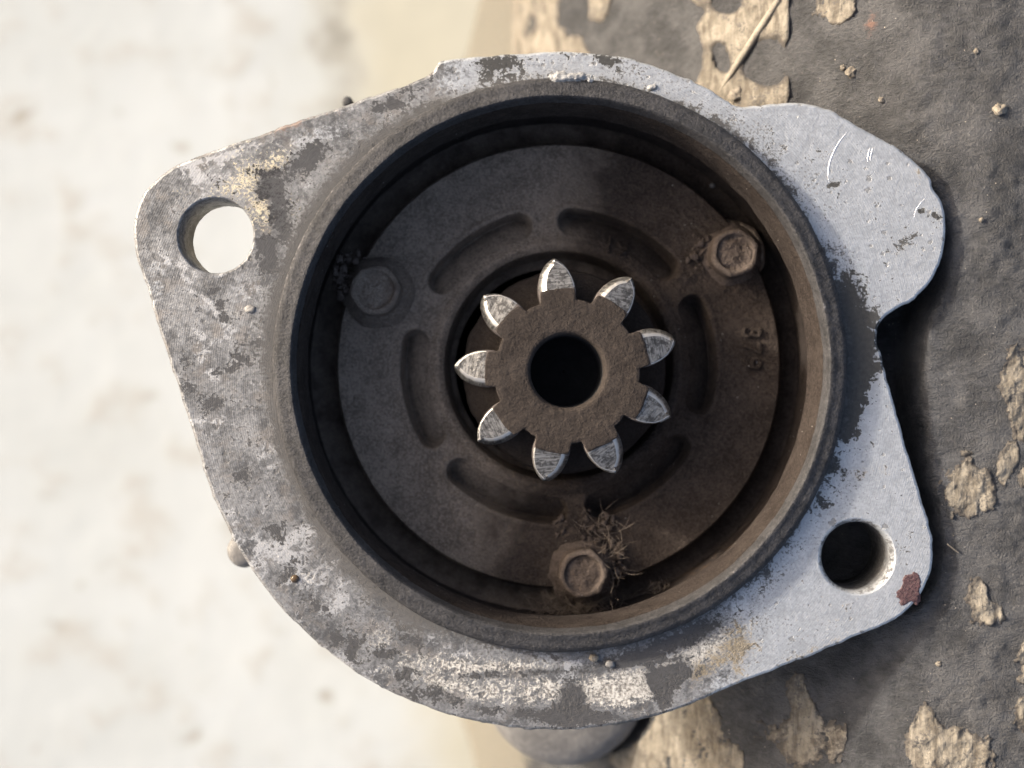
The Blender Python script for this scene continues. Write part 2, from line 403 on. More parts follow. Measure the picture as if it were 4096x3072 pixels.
def patch(lst, box, seed, amp=1.0, h=0.0006, st=0.00035, nsc=1.0, name="bare_patch", mat=None, label=None):
    """a pale spot where the black skin is gone: its uneven top breaks through the block's surface"""
    x0, y0, x1, y1 = box
    # corners of the box on the sloping surface: take a generous span and keep what projects inside
    X, Y = np.meshgrid(np.arange(-0.008, 0.105, 0.001), np.arange(-0.100, 0.090, 0.001), indexing='ij')
    px, py = proj(X, Y, block_z(X, Y))
    w = (px > x0) & (px < x1) & (py > y0) & (py < y1)
    if not w.any(): return None
    X, Y = np.meshgrid(np.arange(X[w].min() - 0.001, X[w].max() + 0.001, st), np.arange(Y[w].min() - 0.001, Y[w].max() + 0.001, st), indexing='ij')
    Z = block_z(X, Y)
    px, py = proj(X, Y, Z)
    i, j = np.where((px > x0) & (px < x1) & (py > y0) & (py < y1))
    if len(i) == 0: return None
    sl = (slice(i.min(), i.max() + 1), slice(j.min(), j.max() + 1))
    X, Y, Z, px, py = X[sl], Y[sl], Z[sl], px[sl], py[sl]
    msk = blobs(px, py, lst) - 0.5 + amp * (1.5 * fbm(X * 230 * nsc, Y * 160 * nsc, seed=seed, octv=6, gain=0.72))
    msk = msk - 1.5 * sm(x1 - 40, x1, px + 26 * fbm(Y * 300, X * 40, seed=77)) 
    msk = np.where((px > x0) & (px < x1) & (py > y0) & (py < y1), msk, -0.5)
    msk = np.where(np.hypot(X - AX[0], Y - AX[1]) < 0.0475, -0.5, msk)
    msk = np.where(np.hypot(X - SOL[0], Y - SOL[1]) < 0.0172, -0.5, msk)
    dz = np.clip(msk * 0.0030, -0.0005, h) + 0.0009 * fbm(X * 600, Y * 350, seed=seed + 9, octv=4, gain=0.65) * sm(-0.05, 0.12, msk)
    keep = msk > -0.10
    nv = X.shape[1]; F = grid_faces(X.shape[0], nv)
    k = keep.ravel(); F = F[k[F].any(1)]
    if len(F) == 0: return None
    V = np.stack([X, Y, Z + dz], -1).reshape(-1, 3)
    u, inv = np.unique(F, return_inverse=True)
    o = mesh_obj(name, V[u], inv.reshape(F.shape), mat or M_bare, block, attrs=dict(inner=msk.ravel()[u]))
    if label: o["label"] = label
    return o

patch([(2560, 40, 360, 520, 0, 1.05), (2980, 60, 260, 520, 0, 1.0), (2180, 60, 220, 520, 0, 1.1), (2900, 330, 260, 200, 0, .6),
       (2132, 94, 38, 70, 0, -1.0), (2291, 40, 60, 110, -8, -1.9), (2385, 165, 44, 66, 0, -1.5), (2480, 90, 44, 130, -12, -2.0),
       (2655, 110, 95, 170, -10, -2.6), (2610, 250, 56, 90, -15, -2.2), (2767, 250, 40, 85, -8, -2.2), (2884, 225, 34, 75, 10, -1.8),
       (3049, 255, 85, 80, 0, -2.2), (2915, 5, 60, 55, 0, -2.0), (2800, 60, 40, 30, 0, -.5)],
      (2040, -160, 3182, 520), 21, 0.85, 0.0006, 0.0005, 0.7, label="broad tan bare area along the top of the block")
PATCHES = [
    ([(3876, 1950, 95, 105, 0, 1.0), (3900, 2010, 90, 40, 0, .4)], (3730, 1800, 4030, 2130)),
    ([(4085, 1560, 65, 180, 5, 1.1)], (3950, 1330, 4300, 1790)),
    ([(4030, 1840, 32, 90, -15, .95)], (3940, 1700, 4110, 1960)),
    ([(3915, 2370, 40, 60, 25, .9), (3960, 2450, 65, 45, 15, .9)], (3820, 2270, 4060, 2540)),
    ([(3720, 2990, 90, 80, 0, .9), (3860, 3010, 120, 90, 0, 1.0), (3700, 2890, 34, 70, 15, .8)], (3520, 2780, 4020, 3200)),
    ([(4085, 2850, 45, 75, 0, 1.0)], (3990, 2740, 4200, 2960)),
    ([(3200, 2780, 36, 80, 10, .95), (3206, 2965, 130, 90, 0, 1.05), (3225, 2870, 40, 60, 0, .7)], (3010, 2640, 3420, 3200)),
    ([(2640, 2990, 170, 140, 20, 1.2), (2800, 2870, 55, 110, 0, .9), (2760, 3050, 200, 70, 0, 1.1), (2620, 2880, 40, 60, 0, .5)], (2380, 2740, 3010, 3260)),
    ([(3345, 30, 75, 55, -20, 1.0)], (3230, -120, 3470, 130)),
    ([(4110, 1905, 40, 40, 0, .9)], (4040, 1840, 4200, 1980)),
    ([(4120, 2630, 60, 90, 0, .8)], (4020, 2500, 4260, 2740)),
]
for q, (lst, box) in enumerate(PATCHES):
    patch([(b[0], b[1], b[2] * 1.0, b[3] * 1.0, b[4], b[5] * 1.1) for b in lst], box, 60 + q * 7, 1.0, 0.00022, 0.00025, 1.7)

def lump(name, c, rx, ry, rz, mat, seed, rough=0.35, nu=22, nv=12, fr=2.2, parent=None, rot=0.0):
    th = np.linspace(0, 2 * math.pi, nu, endpoint=False); ph = np.linspace(-math.pi / 2 + 0.05, math.pi / 2 - 0.05, nv)
    T, F = np.meshgrid(th, ph, indexing='ij')
    x, y, z = np.cos(T) * np.cos(F), np.sin(T) * np.cos(F), np.sin(F)
    k = 1 + rough * 2 * fbm(x * fr, y * fr, z * fr, seed=seed, octv=4, gain=0.6)
    x, y, z = x * k * rx, y * k * ry, z * k * rz
    ca, sa = math.cos(rot), math.sin(rot)
    V = np.stack([c[0] + x * ca - y * sa, c[1] + x * sa + y * ca, c[2] + z], -1).reshape(-1, 3)
    fc = grid_faces(nu, nv, True).tolist()
    fc.append([i * nv for i in range(nu)][::-1]); fc.append([i * nv + nv - 1 for i in range(nu)])
    return mesh_obj(name, V, fc, mat, parent)

def on_block(px, py):
    z = -0.01
    for _ in range(30):
        p = P(px, py, z); z = float(block_z(np.array(p[0]), np.array(p[1])))
    return P(px, py, z)

for (px, py, r, lab) in ((3404, 291, 24, "tan pebble stuck on the black block above the upper lug"), (3999, 441, 27, "brown pebble on the black block near the right edge"),
                         (3372, 270, 12, "tiny pale grain beside the tan pebble"), (3905, 205, 12, "tiny cream grain high on the black block"),
                         (3525, 400, 13, "small tan grain by the upper lug's top edge"), (3755, 2655, 12, "small pale grain below the red paint mark"),
                         (3925, 880, 10, "tiny cream grain right of the upper lug"), (2950, 385, 36, "blurred tan knob just above the upper lug's notch")):
    c = on_block(px, py); f = (D - c[2]) / D * K * r
    o = lump("pebble", c + np.array([0, 0, f * 0.2]), f, f * 0.9, f * 0.5, M_stone, int(px), 0.65)
    tag(o, lab, "pebble", "grit on the black block")

def tube(pts, r, n=6, taper=True):
    pts = np.asarray(pts, float); V = []; m = len(pts)
    for i, p in enumerate(pts):
        d = pts[min(i + 1, m - 1)] - pts[max(i - 1, 0)]; d /= np.linalg.norm(d) + 1e-12
        a = np.cross(d, [0, 0, 1.0]); 
        if np.linalg.norm(a) < 1e-3: a = np.cross(d, [1.0, 0, 0])
        a /= np.linalg.norm(a); b = np.cross(d, a)
        rr = r * (1 - 0.7 * abs(2 * i / (m - 1) - 1) ** 3) if taper else r
        for k in range(n):
            t = 2 * math.pi * k / n; V.append(p + rr * (math.cos(t) * a + math.sin(t) * b))
    F = [[i * n + k, i * n + (k + 1) % n, (i + 1) * n + (k + 1) % n, (i + 1) * n + k] for i in range(m - 1) for k in range(n)]
    F.append(list(range(n))[::-1]); F.append([(m - 1) * n + k for k in range(n)])
    return np.array(V), F

a_, b_ = on_block(3115, 0), on_block(2880, 365)
pts = [a_ * (1 - t) + b_ * t + np.array([0, 0, 0.0004 + 0.0003 * math.sin(t * 3)]) for t in np.linspace(-0.25, 1.05, 14)]
V, F = tube(pts, 0.00065, 7)
tag(mesh_obj("dry_stem", V, F, M_stem), "straight pale stem lying across the tan area above the upper lug", "stem")
for (p0, p1, lab) in (((3745, 2098), (3812, 2142), "thin pale splinter beside the lower lug's right edge"), ((3775, 2170), (3838, 2215), "short tan splinter below the thin pale one")):
    a_, b_ = on_block(*p0), on_block(*p1)
    pts = [a_ * (1 - t) + b_ * t + np.array([0, 0, 0.0003 + 0.0012 * (1 - t)]) for t in np.linspace(0, 1, 8)]
    V, F = tube(pts, 0.00013, 5); tag(mesh_obj("splinter", V, F, M_stone), lab, "splinter", "splinters by the lower lug")

# ------------------------------------------------------------------ the starter motor
motor = empty("starter_motor", (AX[0], AX[1], GZ))
tag(motor, "used starter motor seen end-on, corroded flange around a dirty drive housing", "starter motor")

OUT = [(1742,246),(1751,239),(1820,232),(1890,227),(1985,220),(2080,213),(2160,207),(2238,203),(2333,206),(2459,223),(2525,236),(2586,252),(2650,272),(2713,299),(2775,325),(2839,355),(2890,390),(2920,415),(2949,427),(2995,424),(3050,419),(3095,412),(3139,408),(3202,410),(3255,418),(3304,431),(3361,461),(3449,511),(3500,540),(3550,568),(3600,600),(3645,633),(3682,662),(3709,689),(3726,715),(3730,746),(3740,768),(3762,790),(3776,820),(3783,860),(3786,920),(3782,980),(3766,1040),(3740,1105),(3715,1145),(3683,1176),(3635,1212),(3582,1240),(3548,1260),(3525,1284),(3512,1308),(3507,1340),(3511,1378),(3519,1411),(3540,1478),(3563,1556),(3588,1650),(3614,1746),(3645,1850),(3677,1955),(3700,2035),(3720,2100),(3732,2150),(3736,2200),(3730,2275),(3716,2320),(3696,2360),(3672,2397),(3646,2428),(3615,2456),(3582,2479),(3520,2508),(3456,2535),(3330,2587),(3202,2638),(3080,2688),(2949,2738),(2850,2783),(2748,2824),(2660,2855),(2578,2878),(2520,2893),(2465,2903),(2390,2912),(2324,2918),(2250,2921),(2183,2921),(2110,2918),(2041,2912),(1985,2903),(1927,2892),(1870,2880),(1813,2866),(1750,2845),(1686,2823),(1620,2797),(1559,2769),(1495,2736),(1433,2699),(1370,2653),(1306,2604),(1240,2548),(1180,2490),(1140,2450),(1104,2409),(1055,2350),(1009,2288),(965,2215),(930,2150),(900,2090),(868,2025),(843,1965),(822,1905),(805,1847),(780,1765),(754,1683),(735,1625),(716,1560),(695,1495),(672,1425),(647,1358),(627,1288),(609,1221),(590,1160),(570,1105),(552,1055),(540,1015),(534,975),(532,930),(536,880),(546,834),(560,798),(577,765),(605,732),(640,702),(675,675),(716,652),(790,622),(875,594),(935,573),(1001,551),(1080,523),(1160,495),(1285,453),(1413,410),(1510,378),(1603,346),(1670,320),(1715,302),(1733,290),(1739,275)]
OUT = [(x, y) for (x, y) in OUT][::-1]          # counter-clockwise with y up

def world_contour(pts, n_sub=4, jag=0.00012):
    p = np.array([[(x - 2048) * K, (1536 - y) * K] for x, y in pts])
    d = np.r_[0, np.cumsum(np.linalg.norm(np.diff(np.vstack([p, p[:1]]), axis=0), axis=1))]
    L = d[-1]; n = int(L / 0.0006)
    t = np.linspace(0, L, n, endpoint=False); q = np.vstack([p, p[:1]])
    c = np.stack([np.interp(t, d, q[:, i]) for i in (0, 1)], 1)
    # light smoothing, then a ragged file edge
    for _ in range(3): c = (np.roll(c, 1, 0) + 2 * c + np.roll(c, -1, 0)) / 4
    tg = np.roll(c, -1, 0) - np.roll(c, 1, 0); tg /= np.linalg.norm(tg, axis=1)[:, None]
    nr = np.stack([tg[:, 1], -tg[:, 0]], 1)       # outward for ccw
    j = jag * (2.2 * fbm(t * 700, 3, seed=8, octv=3) + 1.5 * np.where(vnoise(t * 420, 1, seed=9) > 0.86, 0.9, 0))
    c = c + nr * j[:, None]
    return c, nr

CO, CN = world_contour(OUT)
RING_R = 1139 * K
H1 = np.array([(863 - 2048) * K, (1536 - 942) * K]); R1 = 150 * K
H2 = np.array([(3428 - 2048) * K, (1536 - 2227) * K]); R2 = 139 * K

def circ(c, r, n, jag=0.0, seed=0):
    t = np.linspace(0, 2 * math.pi, n, endpoint=False)
    rr = r + jag * 2 * fbm(np.cos(t) * 9, np.sin(t) * 9, seed=seed)
    return np.stack([c[0] + rr * np.cos(t), c[1] + rr * np.sin(t)], 1)

def inside(pt, poly):
    x, y = pt[:, 0], pt[:, 1]; r = np.zeros(len(pt), bool); n = len(poly)
    for i in range(n):
        x0, y0 = poly[i]; x1, y1 = poly[(i + 1) % n]
        if y0 == y1: continue
        c = ((y0 > y) != (y1 > y)) & (x < (x1 - x0) * (y - y0) / (y1 - y0) + x0)
        r ^= c
    return r

INS = 0.0005
def flange():
    top = CO - CN * INS
    rin = RING_R - 0.0006
    ci = circ(AX, rin, 260); h1 = circ(H1, R1 + 0.0003, 72, 0.00008, 4); h2 = circ(H2, R2 + 0.0007, 72, 0.00003, 5)
    gx, gy = np.meshgrid(np.arange(-0.062, 0.072, 0.0008), np.arange(-0.057, 0.055, 0.0008), indexing='ij')
    gpt = np.stack([gx.ravel(), gy.ravel()], 1) + rng.uniform(-0.00022, 0.00022, (gx.size, 2))
    k = inside(gpt, top) & (np.hypot(*(gpt - AX).T) > rin + 0.0004) & (np.hypot(*(gpt - H1).T) > R1 + 0.0007) & (np.hypot(*(gpt - H2).T) > R2 + 0.0011)
    gpt = gpt[k]
    dmin = np.full(len(gpt), 9.0)
    for s in range(0, len(top), 40):
        dmin = np.minimum(dmin, np.sqrt(((gpt[:, None] - top[None, s:s + 40]) ** 2).sum(-1)).min(1))
    gpt = gpt[dmin > 0.0004]
    loops = [top, ci, h1, h2]; vs = [Vector(p) for l in loops for p in l]; es = []; off = 0
    for l in loops:
        n = len(l); es += [(off + i, off + (i + 1) % n) for i in range(n)]; off += n
    vs += [Vector(p) for p in gpt]
    r = delaunay_2d_cdt(vs, es, [], 0, 1e-7)
    v2 = np.array([[v.x, v.y] for v in r[0]]); tri = np.array([f[:] for f in r[2] if len(f) == 3])
    cen = v2[tri].mean(1)
    k = inside(cen, top) & (np.hypot(*(cen - AX).T) > rin) & (np.hypot(*(cen - H1).T) > R1 + 0.0003 - 2e-5) & (np.hypot(*(cen - H2).T) > R2 + 0.0007 - 2e-5)
    tri = tri[k]
    # orient upward
    a, b, c = v2[tri[:, 0]], v2[tri[:, 1]], v2[tri[:, 2]]
    fl = ((b - a)[:, 0] * (c - a)[:, 1] - (b - a)[:, 1] * (c - a)[:, 0]) < 0
    tri[fl] = tri[fl][:, ::-1]
    z = 0.00006 * fbm(v2[:, 0] * 260, v2[:, 1] * 260, seed=12)
    # the loops keep z = 0 so that the chamfers meet them
    isl = np.zeros(len(v2), bool)
    for l in loops:
        isl |= (np.hypot(v2[:, None, 0] - l[None, :, 0], v2[:, None, 1] - l[None, :, 1]).min(1) < 1e-6)
    z[isl] = 0
    V = [np.c_[v2, z]]; F = tri.tolist(); n0 = len(v2)
    def skirt(loop, normals, prof, flip):
        nonlocal n0
        n = len(loop)
        for (d, zz) in prof: V.append(np.c_[loop + normals * d, np.full(n, zz)])
        for s in range(len(prof) - 1):
            for i in range(n):
                a, b = n0 + s * n + i, n0 + s * n + (i + 1) % n
                q = [a, b, b + n, a + n]; F.append(q[::-1] if not flip else q)
        n0 += len(prof) * n
    skirt(top, CN, [(0, 0), (INS * 0.55, -0.00010), (INS * 0.9, -0.00028), (INS, -0.0006), (INS, -0.0025), (INS - 0.0008, -0.0030)], False)
    for l, c, dep, d in ((h1, H1, -0.0094, 0.0003), (h2, H2, -0.0115, 0.0007)):
        nr = (l - c) / np.linalg.norm(l - c, axis=1)[:, None]
        skirt(l, nr, [(0, 0), (-d * 0.5, -d * 0.22), (-d, -d), (-d, -0.003), (-d, dep), (0.0024, dep), (0.0026, -0.0029)], True)
    # back face
    t2 = CO - CN * 0.0008; bc = circ(AX, RING_R - 0.0003, 120); loops = [t2, bc, circ(H1, R1 + 0.0012, 60), circ(H2, R2 + 0.0012, 60)]
    vs = [Vector(p) for l in loops for p in l]; es = []; off = 0
    for l in loops:
        n = len(l); es += [(off + i, off + (i + 1) % n) for i in range(n)]; off += n
    r = delaunay_2d_cdt(vs, es, [], 0, 1e-7)
    vb = np.array([[v.x, v.y] for v in r[0]]); tb = np.array([f[:] for f in r[2] if len(f) == 3]); cb = vb[tb].mean(1)
    k = inside(cb, t2) & (np.hypot(*(cb - AX).T) > RING_R - 0.0003) & (np.hypot(*(cb - H1).T) > R1 + 0.0011) & (np.hypot(*(cb - H2).T) > R2 + 0.0011)
    V.append(np.c_[vb, np.full(len(vb), -0.0030)]); F += (tb[k] + n0).tolist()
    V = np.vstack(V)
    px, py = proj(V[:, 0], V[:, 1], V[:, 2]); th = np.degrees(np.arctan2(V[:, 1] - AX[1], V[:, 0] - AX[0])); rr = np.hypot(V[:, 0] - AX[0], V[:, 1] - AX[1]) / K - 1139
    clean = sm(1500, 2000, px) * sm(1700, 900, py) * 0.62 + sm(2550, 3200, px) * 0.75 + 0.05
    clean += blobs(px, py, [(1250, 560, 170, 60, 20, .35), (980, 1180, 160, 120, 0, .25), (620, 1150, 60, 160, -15, .3), (1450, 2680, 90, 60, -30, .15), (2000, 2880, 300, 30, 0, .25), (2300, 2840, 200, 40, 0, .1)])
    clean = np.where(V[:, 2] < -0.0009, 0.15, clean)
    dark = blobs(px, py, [(1225, 640, 85, 34, 38, .95), (1640, 2560, 60, 26, -20, .6), (1780, 2790, 70, 26, -15, .6), (1930, 2840, 60, 22, -8, .6), (1100, 2120, 50, 34, -40, .5), (980, 1900, 46, 40, 0, .5), (900, 1480, 40, 30, 0, .45), (1180, 2260, 40, 30, 0, .5), (2420, 2870, 70, 20, 5, .6), (1070, 735, 55, 50, 0, .75), (1120, 860, 34, 90, 12, .8), (1065, 1010, 40, 90, 10, .7), (1150, 1120, 60, 40, 60, .35),
        (1580, 405, 45, 28, 30, .5), (1500, 430, 30, 20, 0, .5), (1700, 330, 70, 14, 22, .35), (1950, 270, 70, 34, 0, .55), (2050, 250, 60, 45, 0, .45), (2430, 245, 60, 22, -20, .75), (2280, 215, 60, 10, 0, .3),
        (850, 1168, 40, 16, 20, .75), (885, 1215, 22, 16, 0, .7), (905, 1278, 30, 14, -30, .7), (745, 1440, 22, 28, 0, .75), (1000, 1400, 70, 40, 40, .42), (850, 1620, 40, 30, 20, .75), (760, 1560, 60, 45, 0, .45),
        (1140, 2310, 34, 26, 0, .6), (1250, 2410, 62, 40, -40, .62), (1330, 2545, 40, 50, 20, .62), (1415, 2580, 30, 45, -15, .7), (1545, 2620, 60, 22, 15, .7), (1600, 2690, 40, 26, 0, .4), (1640, 2760, 60, 30, -20, .35),
        (1930, 2700, 130, 13, 2, .5), (2150, 2690, 130, 14, 5, .6), (2290, 2800, 55, 75, 10, .95), (2250, 2870, 110, 35, 0, .8), (2090, 2850, 60, 24, 0, .6), (2480, 2650, 130, 24, 12, .85), (2640, 2580, 90, 20, 25, .7), (2630, 2720, 34, 80, 30, .75), (2650, 2790, 24, 40, 0, .75), (2720, 2690, 60, 45, 40, .75), (2800, 2530, 120, 30, 28, .75),
        (3385, 1180, 36, 90, -8, .6), (3425, 1330, 75, 140, 0, 1.0), (3425, 1470, 66, 110, 5, .95), (3400, 1620, 45, 120, 6, .95), (3380, 1720, 26, 60, 10, .7), (3345, 1880, 44, 50, 20, .6), (3290, 2010, 40, 44, 30, .35),
        (3130, 830, 22, 120, 45, .25), (3200, 960, 24, 120, 50, .30), (3000, 640, 16, 160, 55, .2), (3685, 843, 13, 13, 0, .8), (3742, 862, 28, 9, -15, .8), (3330, 745, 22, 8, 0, .8), (3372, 782, 14, 8, 20, .7), (3620, 980, 60, 40, 30, .22), (3530, 1060, 20, 20, 0, .4)])
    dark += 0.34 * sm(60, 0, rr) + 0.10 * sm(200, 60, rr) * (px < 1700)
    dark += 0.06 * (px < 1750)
    dark *= 1.0
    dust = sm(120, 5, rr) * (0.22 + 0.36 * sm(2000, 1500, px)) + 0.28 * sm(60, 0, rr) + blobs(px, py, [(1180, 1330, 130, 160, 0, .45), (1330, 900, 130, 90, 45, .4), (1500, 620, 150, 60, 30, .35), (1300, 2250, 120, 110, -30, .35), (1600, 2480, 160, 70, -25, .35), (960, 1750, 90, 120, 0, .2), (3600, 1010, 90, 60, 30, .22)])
    dust = np.where((V[:, 2] < -0.00012) & (V[:, 2] > -0.0032), np.maximum(dust, 0.45), dust)  # edge colour darkened to tone down the sun on the chamfer
    dust = np.where((V[:, 2] < -0.0012) & (np.hypot(V[:, 0] - H2[0], V[:, 1] - H2[1]) < 0.008), 0.55, dust)  # hole wall darkened in colour because it faces the sun
    speck = (px > 2450) * (py < 1300) * 0.55 * sm(330, 20, rr) + (px > 2800) * (py > 1700) * 0.4 * sm(260, 20, rr) + (px > 1700) * (px < 2500) * (py < 600) * 0.3 + 0.15 + (px < 1800) * (py > 1000) * 0.15 + (py > 2450) * 0.28
    cream = blobs(px, py, [(2100, 2770, 330, 55, -2, .62), (2450, 2750, 170, 60, 10, .6), (1900, 2660, 180, 30, -5, .45), (2100, 2665, 160, 24, 0, .45), (2720, 2650, 140, 60, 25, .72), (2900, 2570, 100, 80, 30, .68), (2560, 2740, 120, 60, 15, .5), (1550, 2560, 120, 80, -25, .38), (1700, 2700, 160, 60, -15, .42), (1200, 2330, 100, 60, -30, .25), (1130, 2180, 110, 60, -30, .2), (3300, 2450, 160, 40, 25, .12)])
    ochre = blobs(px, py, [(2960, 2560, 70, 85, 10, .8), (2860, 2640, 110, 50, 25, .45), (2780, 2700, 70, 40, 20, .55), (2950, 2700, 30, 40, 0, .5), (3260, 2600, 130, 24, 25, .6), (3470, 1890, 90, 40, 10, .42), (3320, 1900, 60, 30, 0, .4), (3690, 705, 40, 55, 40, .38), (3360, 2450, 140, 45, 15, .3), (1500, 2570, 100, 60, -20, .22), (3600, 2200, 60, 90, 0, .22), (2380, 250, 60, 20, 0, .25), (3130, 2330, 90, 60, 30, .3)])
    sun_glint = blobs(px, py, [(1010, 690, 90, 55, 25, .52), (900, 755, 80, 30, 15, .42), (1040, 790, 70, 80, 0, .40), (1060, 870, 50, 70, 0, .45), (1130, 640, 60, 50, 45, .4), (1170, 880, 60, 80, 0, .3), (960, 600, 60, 30, 20, .3), (720, 770, 40, 30, 0, .2)])  # where the low sun glints around the left hole
    rust = blobs(px, py, [(1160, 505, 90, 22, 20, .7), (1330, 465, 60, 26, 20, .4), (1720, 290, 18, 14, 0, .8), (700, 790, 90, 60, 0, .25), (1060, 740, 70, 50, 0, .3), (620, 1000, 60, 120, 0, .2), (900, 1600, 90, 120, 0, .15)])
    return mesh_obj("mounting_flange", V, F, MF, motor, attrs=dict(clean=clean, dark=dark, cream=cream, ochre=ochre, sun_glint=sun_glint, rust=rust, speck=speck, dust=dust))
fl = flange()
fl.data.polygons.foreach_set("use_smooth", [True] * len(fl.data.polygons))
fl["label"] = "grey corroded aluminium flange with two bolt holes"

# pilot ring and cup
mm = 1e-3
def ring_disp(T, R, Z):
    x, y = R * np.cos(T), R * np.sin(T)
    n = fbm(x * 500, y * 500, Z * 500, seed=31, octv=4, gain=0.6) * 0.00022 + fbm(x * 90, y * 90, Z * 90, seed=32) * 0.00035
    return n * 0.6, n
prof = [(44.7, -3.0), (44.6, 0.3), (44.5, 1.6), (44.2, 2.2), (43.7, 2.55), (42.6, 2.75), (41.9, 3.0), (41.55, 3.05), (41.3, 2.7), (41.15, 2.0), (40.95, 0.5)]
V, F, R, Z, T = lathe(np.array(prof) * mm, AX[0], AX[1], 720, disp=ring_disp, sub=4)
deg = np.degrees(T); deg = np.where(deg > 180, deg - 360, deg)
rr = R / mm
ang = sm(75, 40, deg) * sm(-125, -85, deg)
wear = np.exp(-((rr - 41.6) / 0.30) ** 2) * (Z > 0.0024) * (0.06 + 0.20 * ang) + np.exp(-((rr - 42.3) / 0.8) ** 2) * (Z > 0.0022) * 0.22 * (1 - 0.5 * ang)
wear += np.exp(-((rr - 44.4) / 0.35) ** 2) * 0.38 * sm(150, 100, np.abs(deg - 170)) 
ro = mesh_obj("pilot_ring", V, F, M_ring, motor, attrs=dict(wear=wear, rust=np.zeros_like(R)))
ro["label"] = "dusty raised rim around the opening"

def cup_disp(T, R, Z):
    x, y = R * np.cos(T), R * np.sin(T)
    n = fbm(x * 300, y * 300, Z * 300, seed=35, octv=4, gain=0.6) * 0.0004
    return n * (R > 0.039), n * 0.7
prof = [(41.0, 0.7), (40.8, -1.0), (40.7, -4), (40.65, -6.5), (40.6, -8), (40.75, -9.0), (41.4, -9.6), (42.6, -10.2), (42.9, -14), (42.9, -22), (42.8, -25.2)]
V, F, R, Z, T = lathe(np.array(prof) * mm, AX[0], AX[1], 480, disp=cup_disp, sub=6)
deg = np.degrees(T); deg = np.where(deg > 180, deg - 360, deg)
rust = 0.42 * np.exp(-((deg + 55) / 18) ** 2) * sm(-0.012, -0.020, Z) * (R > 0.038) + 0.0 * R
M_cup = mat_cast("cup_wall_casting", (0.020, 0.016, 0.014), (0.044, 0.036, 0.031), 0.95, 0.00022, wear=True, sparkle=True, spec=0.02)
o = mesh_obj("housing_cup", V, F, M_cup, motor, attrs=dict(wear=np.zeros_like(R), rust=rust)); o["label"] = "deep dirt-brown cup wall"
V, F, R, Z, T = lathe(np.array([(43.0, -24.6), (42.3, -25.9), (41, -26.5), (38, -26.8), (30, -26.8), (17.5, -26.9)]) * mm, AX[0], AX[1], 360, disp=cup_disp, sub=8)
mesh_obj("housing_floor", V, F, M_plate, motor, attrs=dict(brown=0.50 + 0.4 * sm(0.0, 0.03, V[:, 0] - AX[0])))  # lighter floor colour lifts the shaded gap, most on the left

# ---- inner plate
PZ = -0.0210
s_ = D / (D - PZ)
PC = np.array([(2048 + 187 / s_ - 2048) * K, (1536 - (1536 - 73 / s_)) * K])
def plate_h(X, Y):
    dx, dy = X - PC[0], Y - PC[1]; r = np.hypot(dx, dy) / K; th = np.degrees(np.arctan2(dy, dx))
    z = np.zeros_like(r)
    z += 0.0011 * np.exp(-((r - 535) / 30) ** 2)                           # lip round the opening
    z -= 0.0075 * sm(508, 478, r)
    for (a0, a1) in ((38, 90), (101, 149), (166, 213.5), (222, 273), (281, 330), (341, 388)):
        mid, half = (a0 + a1) / 2, (a1 - a0) / 2
        da = (th - mid + 180) % 360 - 180
        rc = 636.0; hw = 58.0
        ar = np.radians(np.clip(np.abs(da) - (half - math.degrees(hw / rc)), 0, 999)) * rc
        sd = np.hypot(ar, r - rc) - hw                                     # rounded arc slot
        u = np.clip((r - (rc - hw)) / (2 * hw), 0, 1)
        dep = 0.0002 + 0.0058 * u ** 1.2
        z -= dep * sm(8, -12, sd)
        z += 0.0003 * np.exp(-((sd - 18) / 16) ** 2) * (r > rc)
    for (bx, by, am, rad) in ((3008, 970, 0.0016, 150), (1460, 1133, 0.0014, 150), (2355, 2353, 0.0013, 150), (2790, 1075, 0.0010, 90), (2300, 2170, 0.0009, 90)):
        d = np.hypot(X / K + 2048 - bx, 1536 - Y / K - by)
        z += am * np.exp(-(d / rad) ** 2) * (1 + 1.0 * fbm(X * 500, Y * 500, seed=51, octv=4, gain=0.6))
    z -= 0.0022 * sm(970, 991, r) ** 2
    return z

def plate():
    nr, nt = 210, 900
    r = np.r_[np.linspace(470, 984, nr - 7), [988, 991, 992, 992, 991, 987, 972]] * K
    th = np.linspace(0, 2 * math.pi, nt, endpoint=False)
    T, R = np.meshgrid(th, r, indexing='ij')
    X, Y = PC[0] + R * np.cos(T), PC[1] + R * np.sin(T)
    Z = PZ + plate_h(X, Y) + 0.00022 * fbm(X * 800, Y * 800, seed=50, octv=4, gain=0.65) + 0.0005 * fbm(X * 120, Y * 120, seed=52)
    Z[:, -4:] = PZ + np.array([-0.003, -0.0042, -0.005, -0.0056])
    V = np.stack([X, Y, Z], -1).reshape(-1, 3)
    return mesh_obj("inner_plate", V, grid_faces(nt, nr, True), M_plate, motor, attrs=dict(brown=sm(-0.022, 0.016, V[:, 0] - PC[0] - 0.25 * (V[:, 1] - PC[1]))))  # pale left stands in for glare and sky fill; darker right damps the sun
plate_o = plate(); plate_o["label"] = "dust-covered round plate with six curved slots"

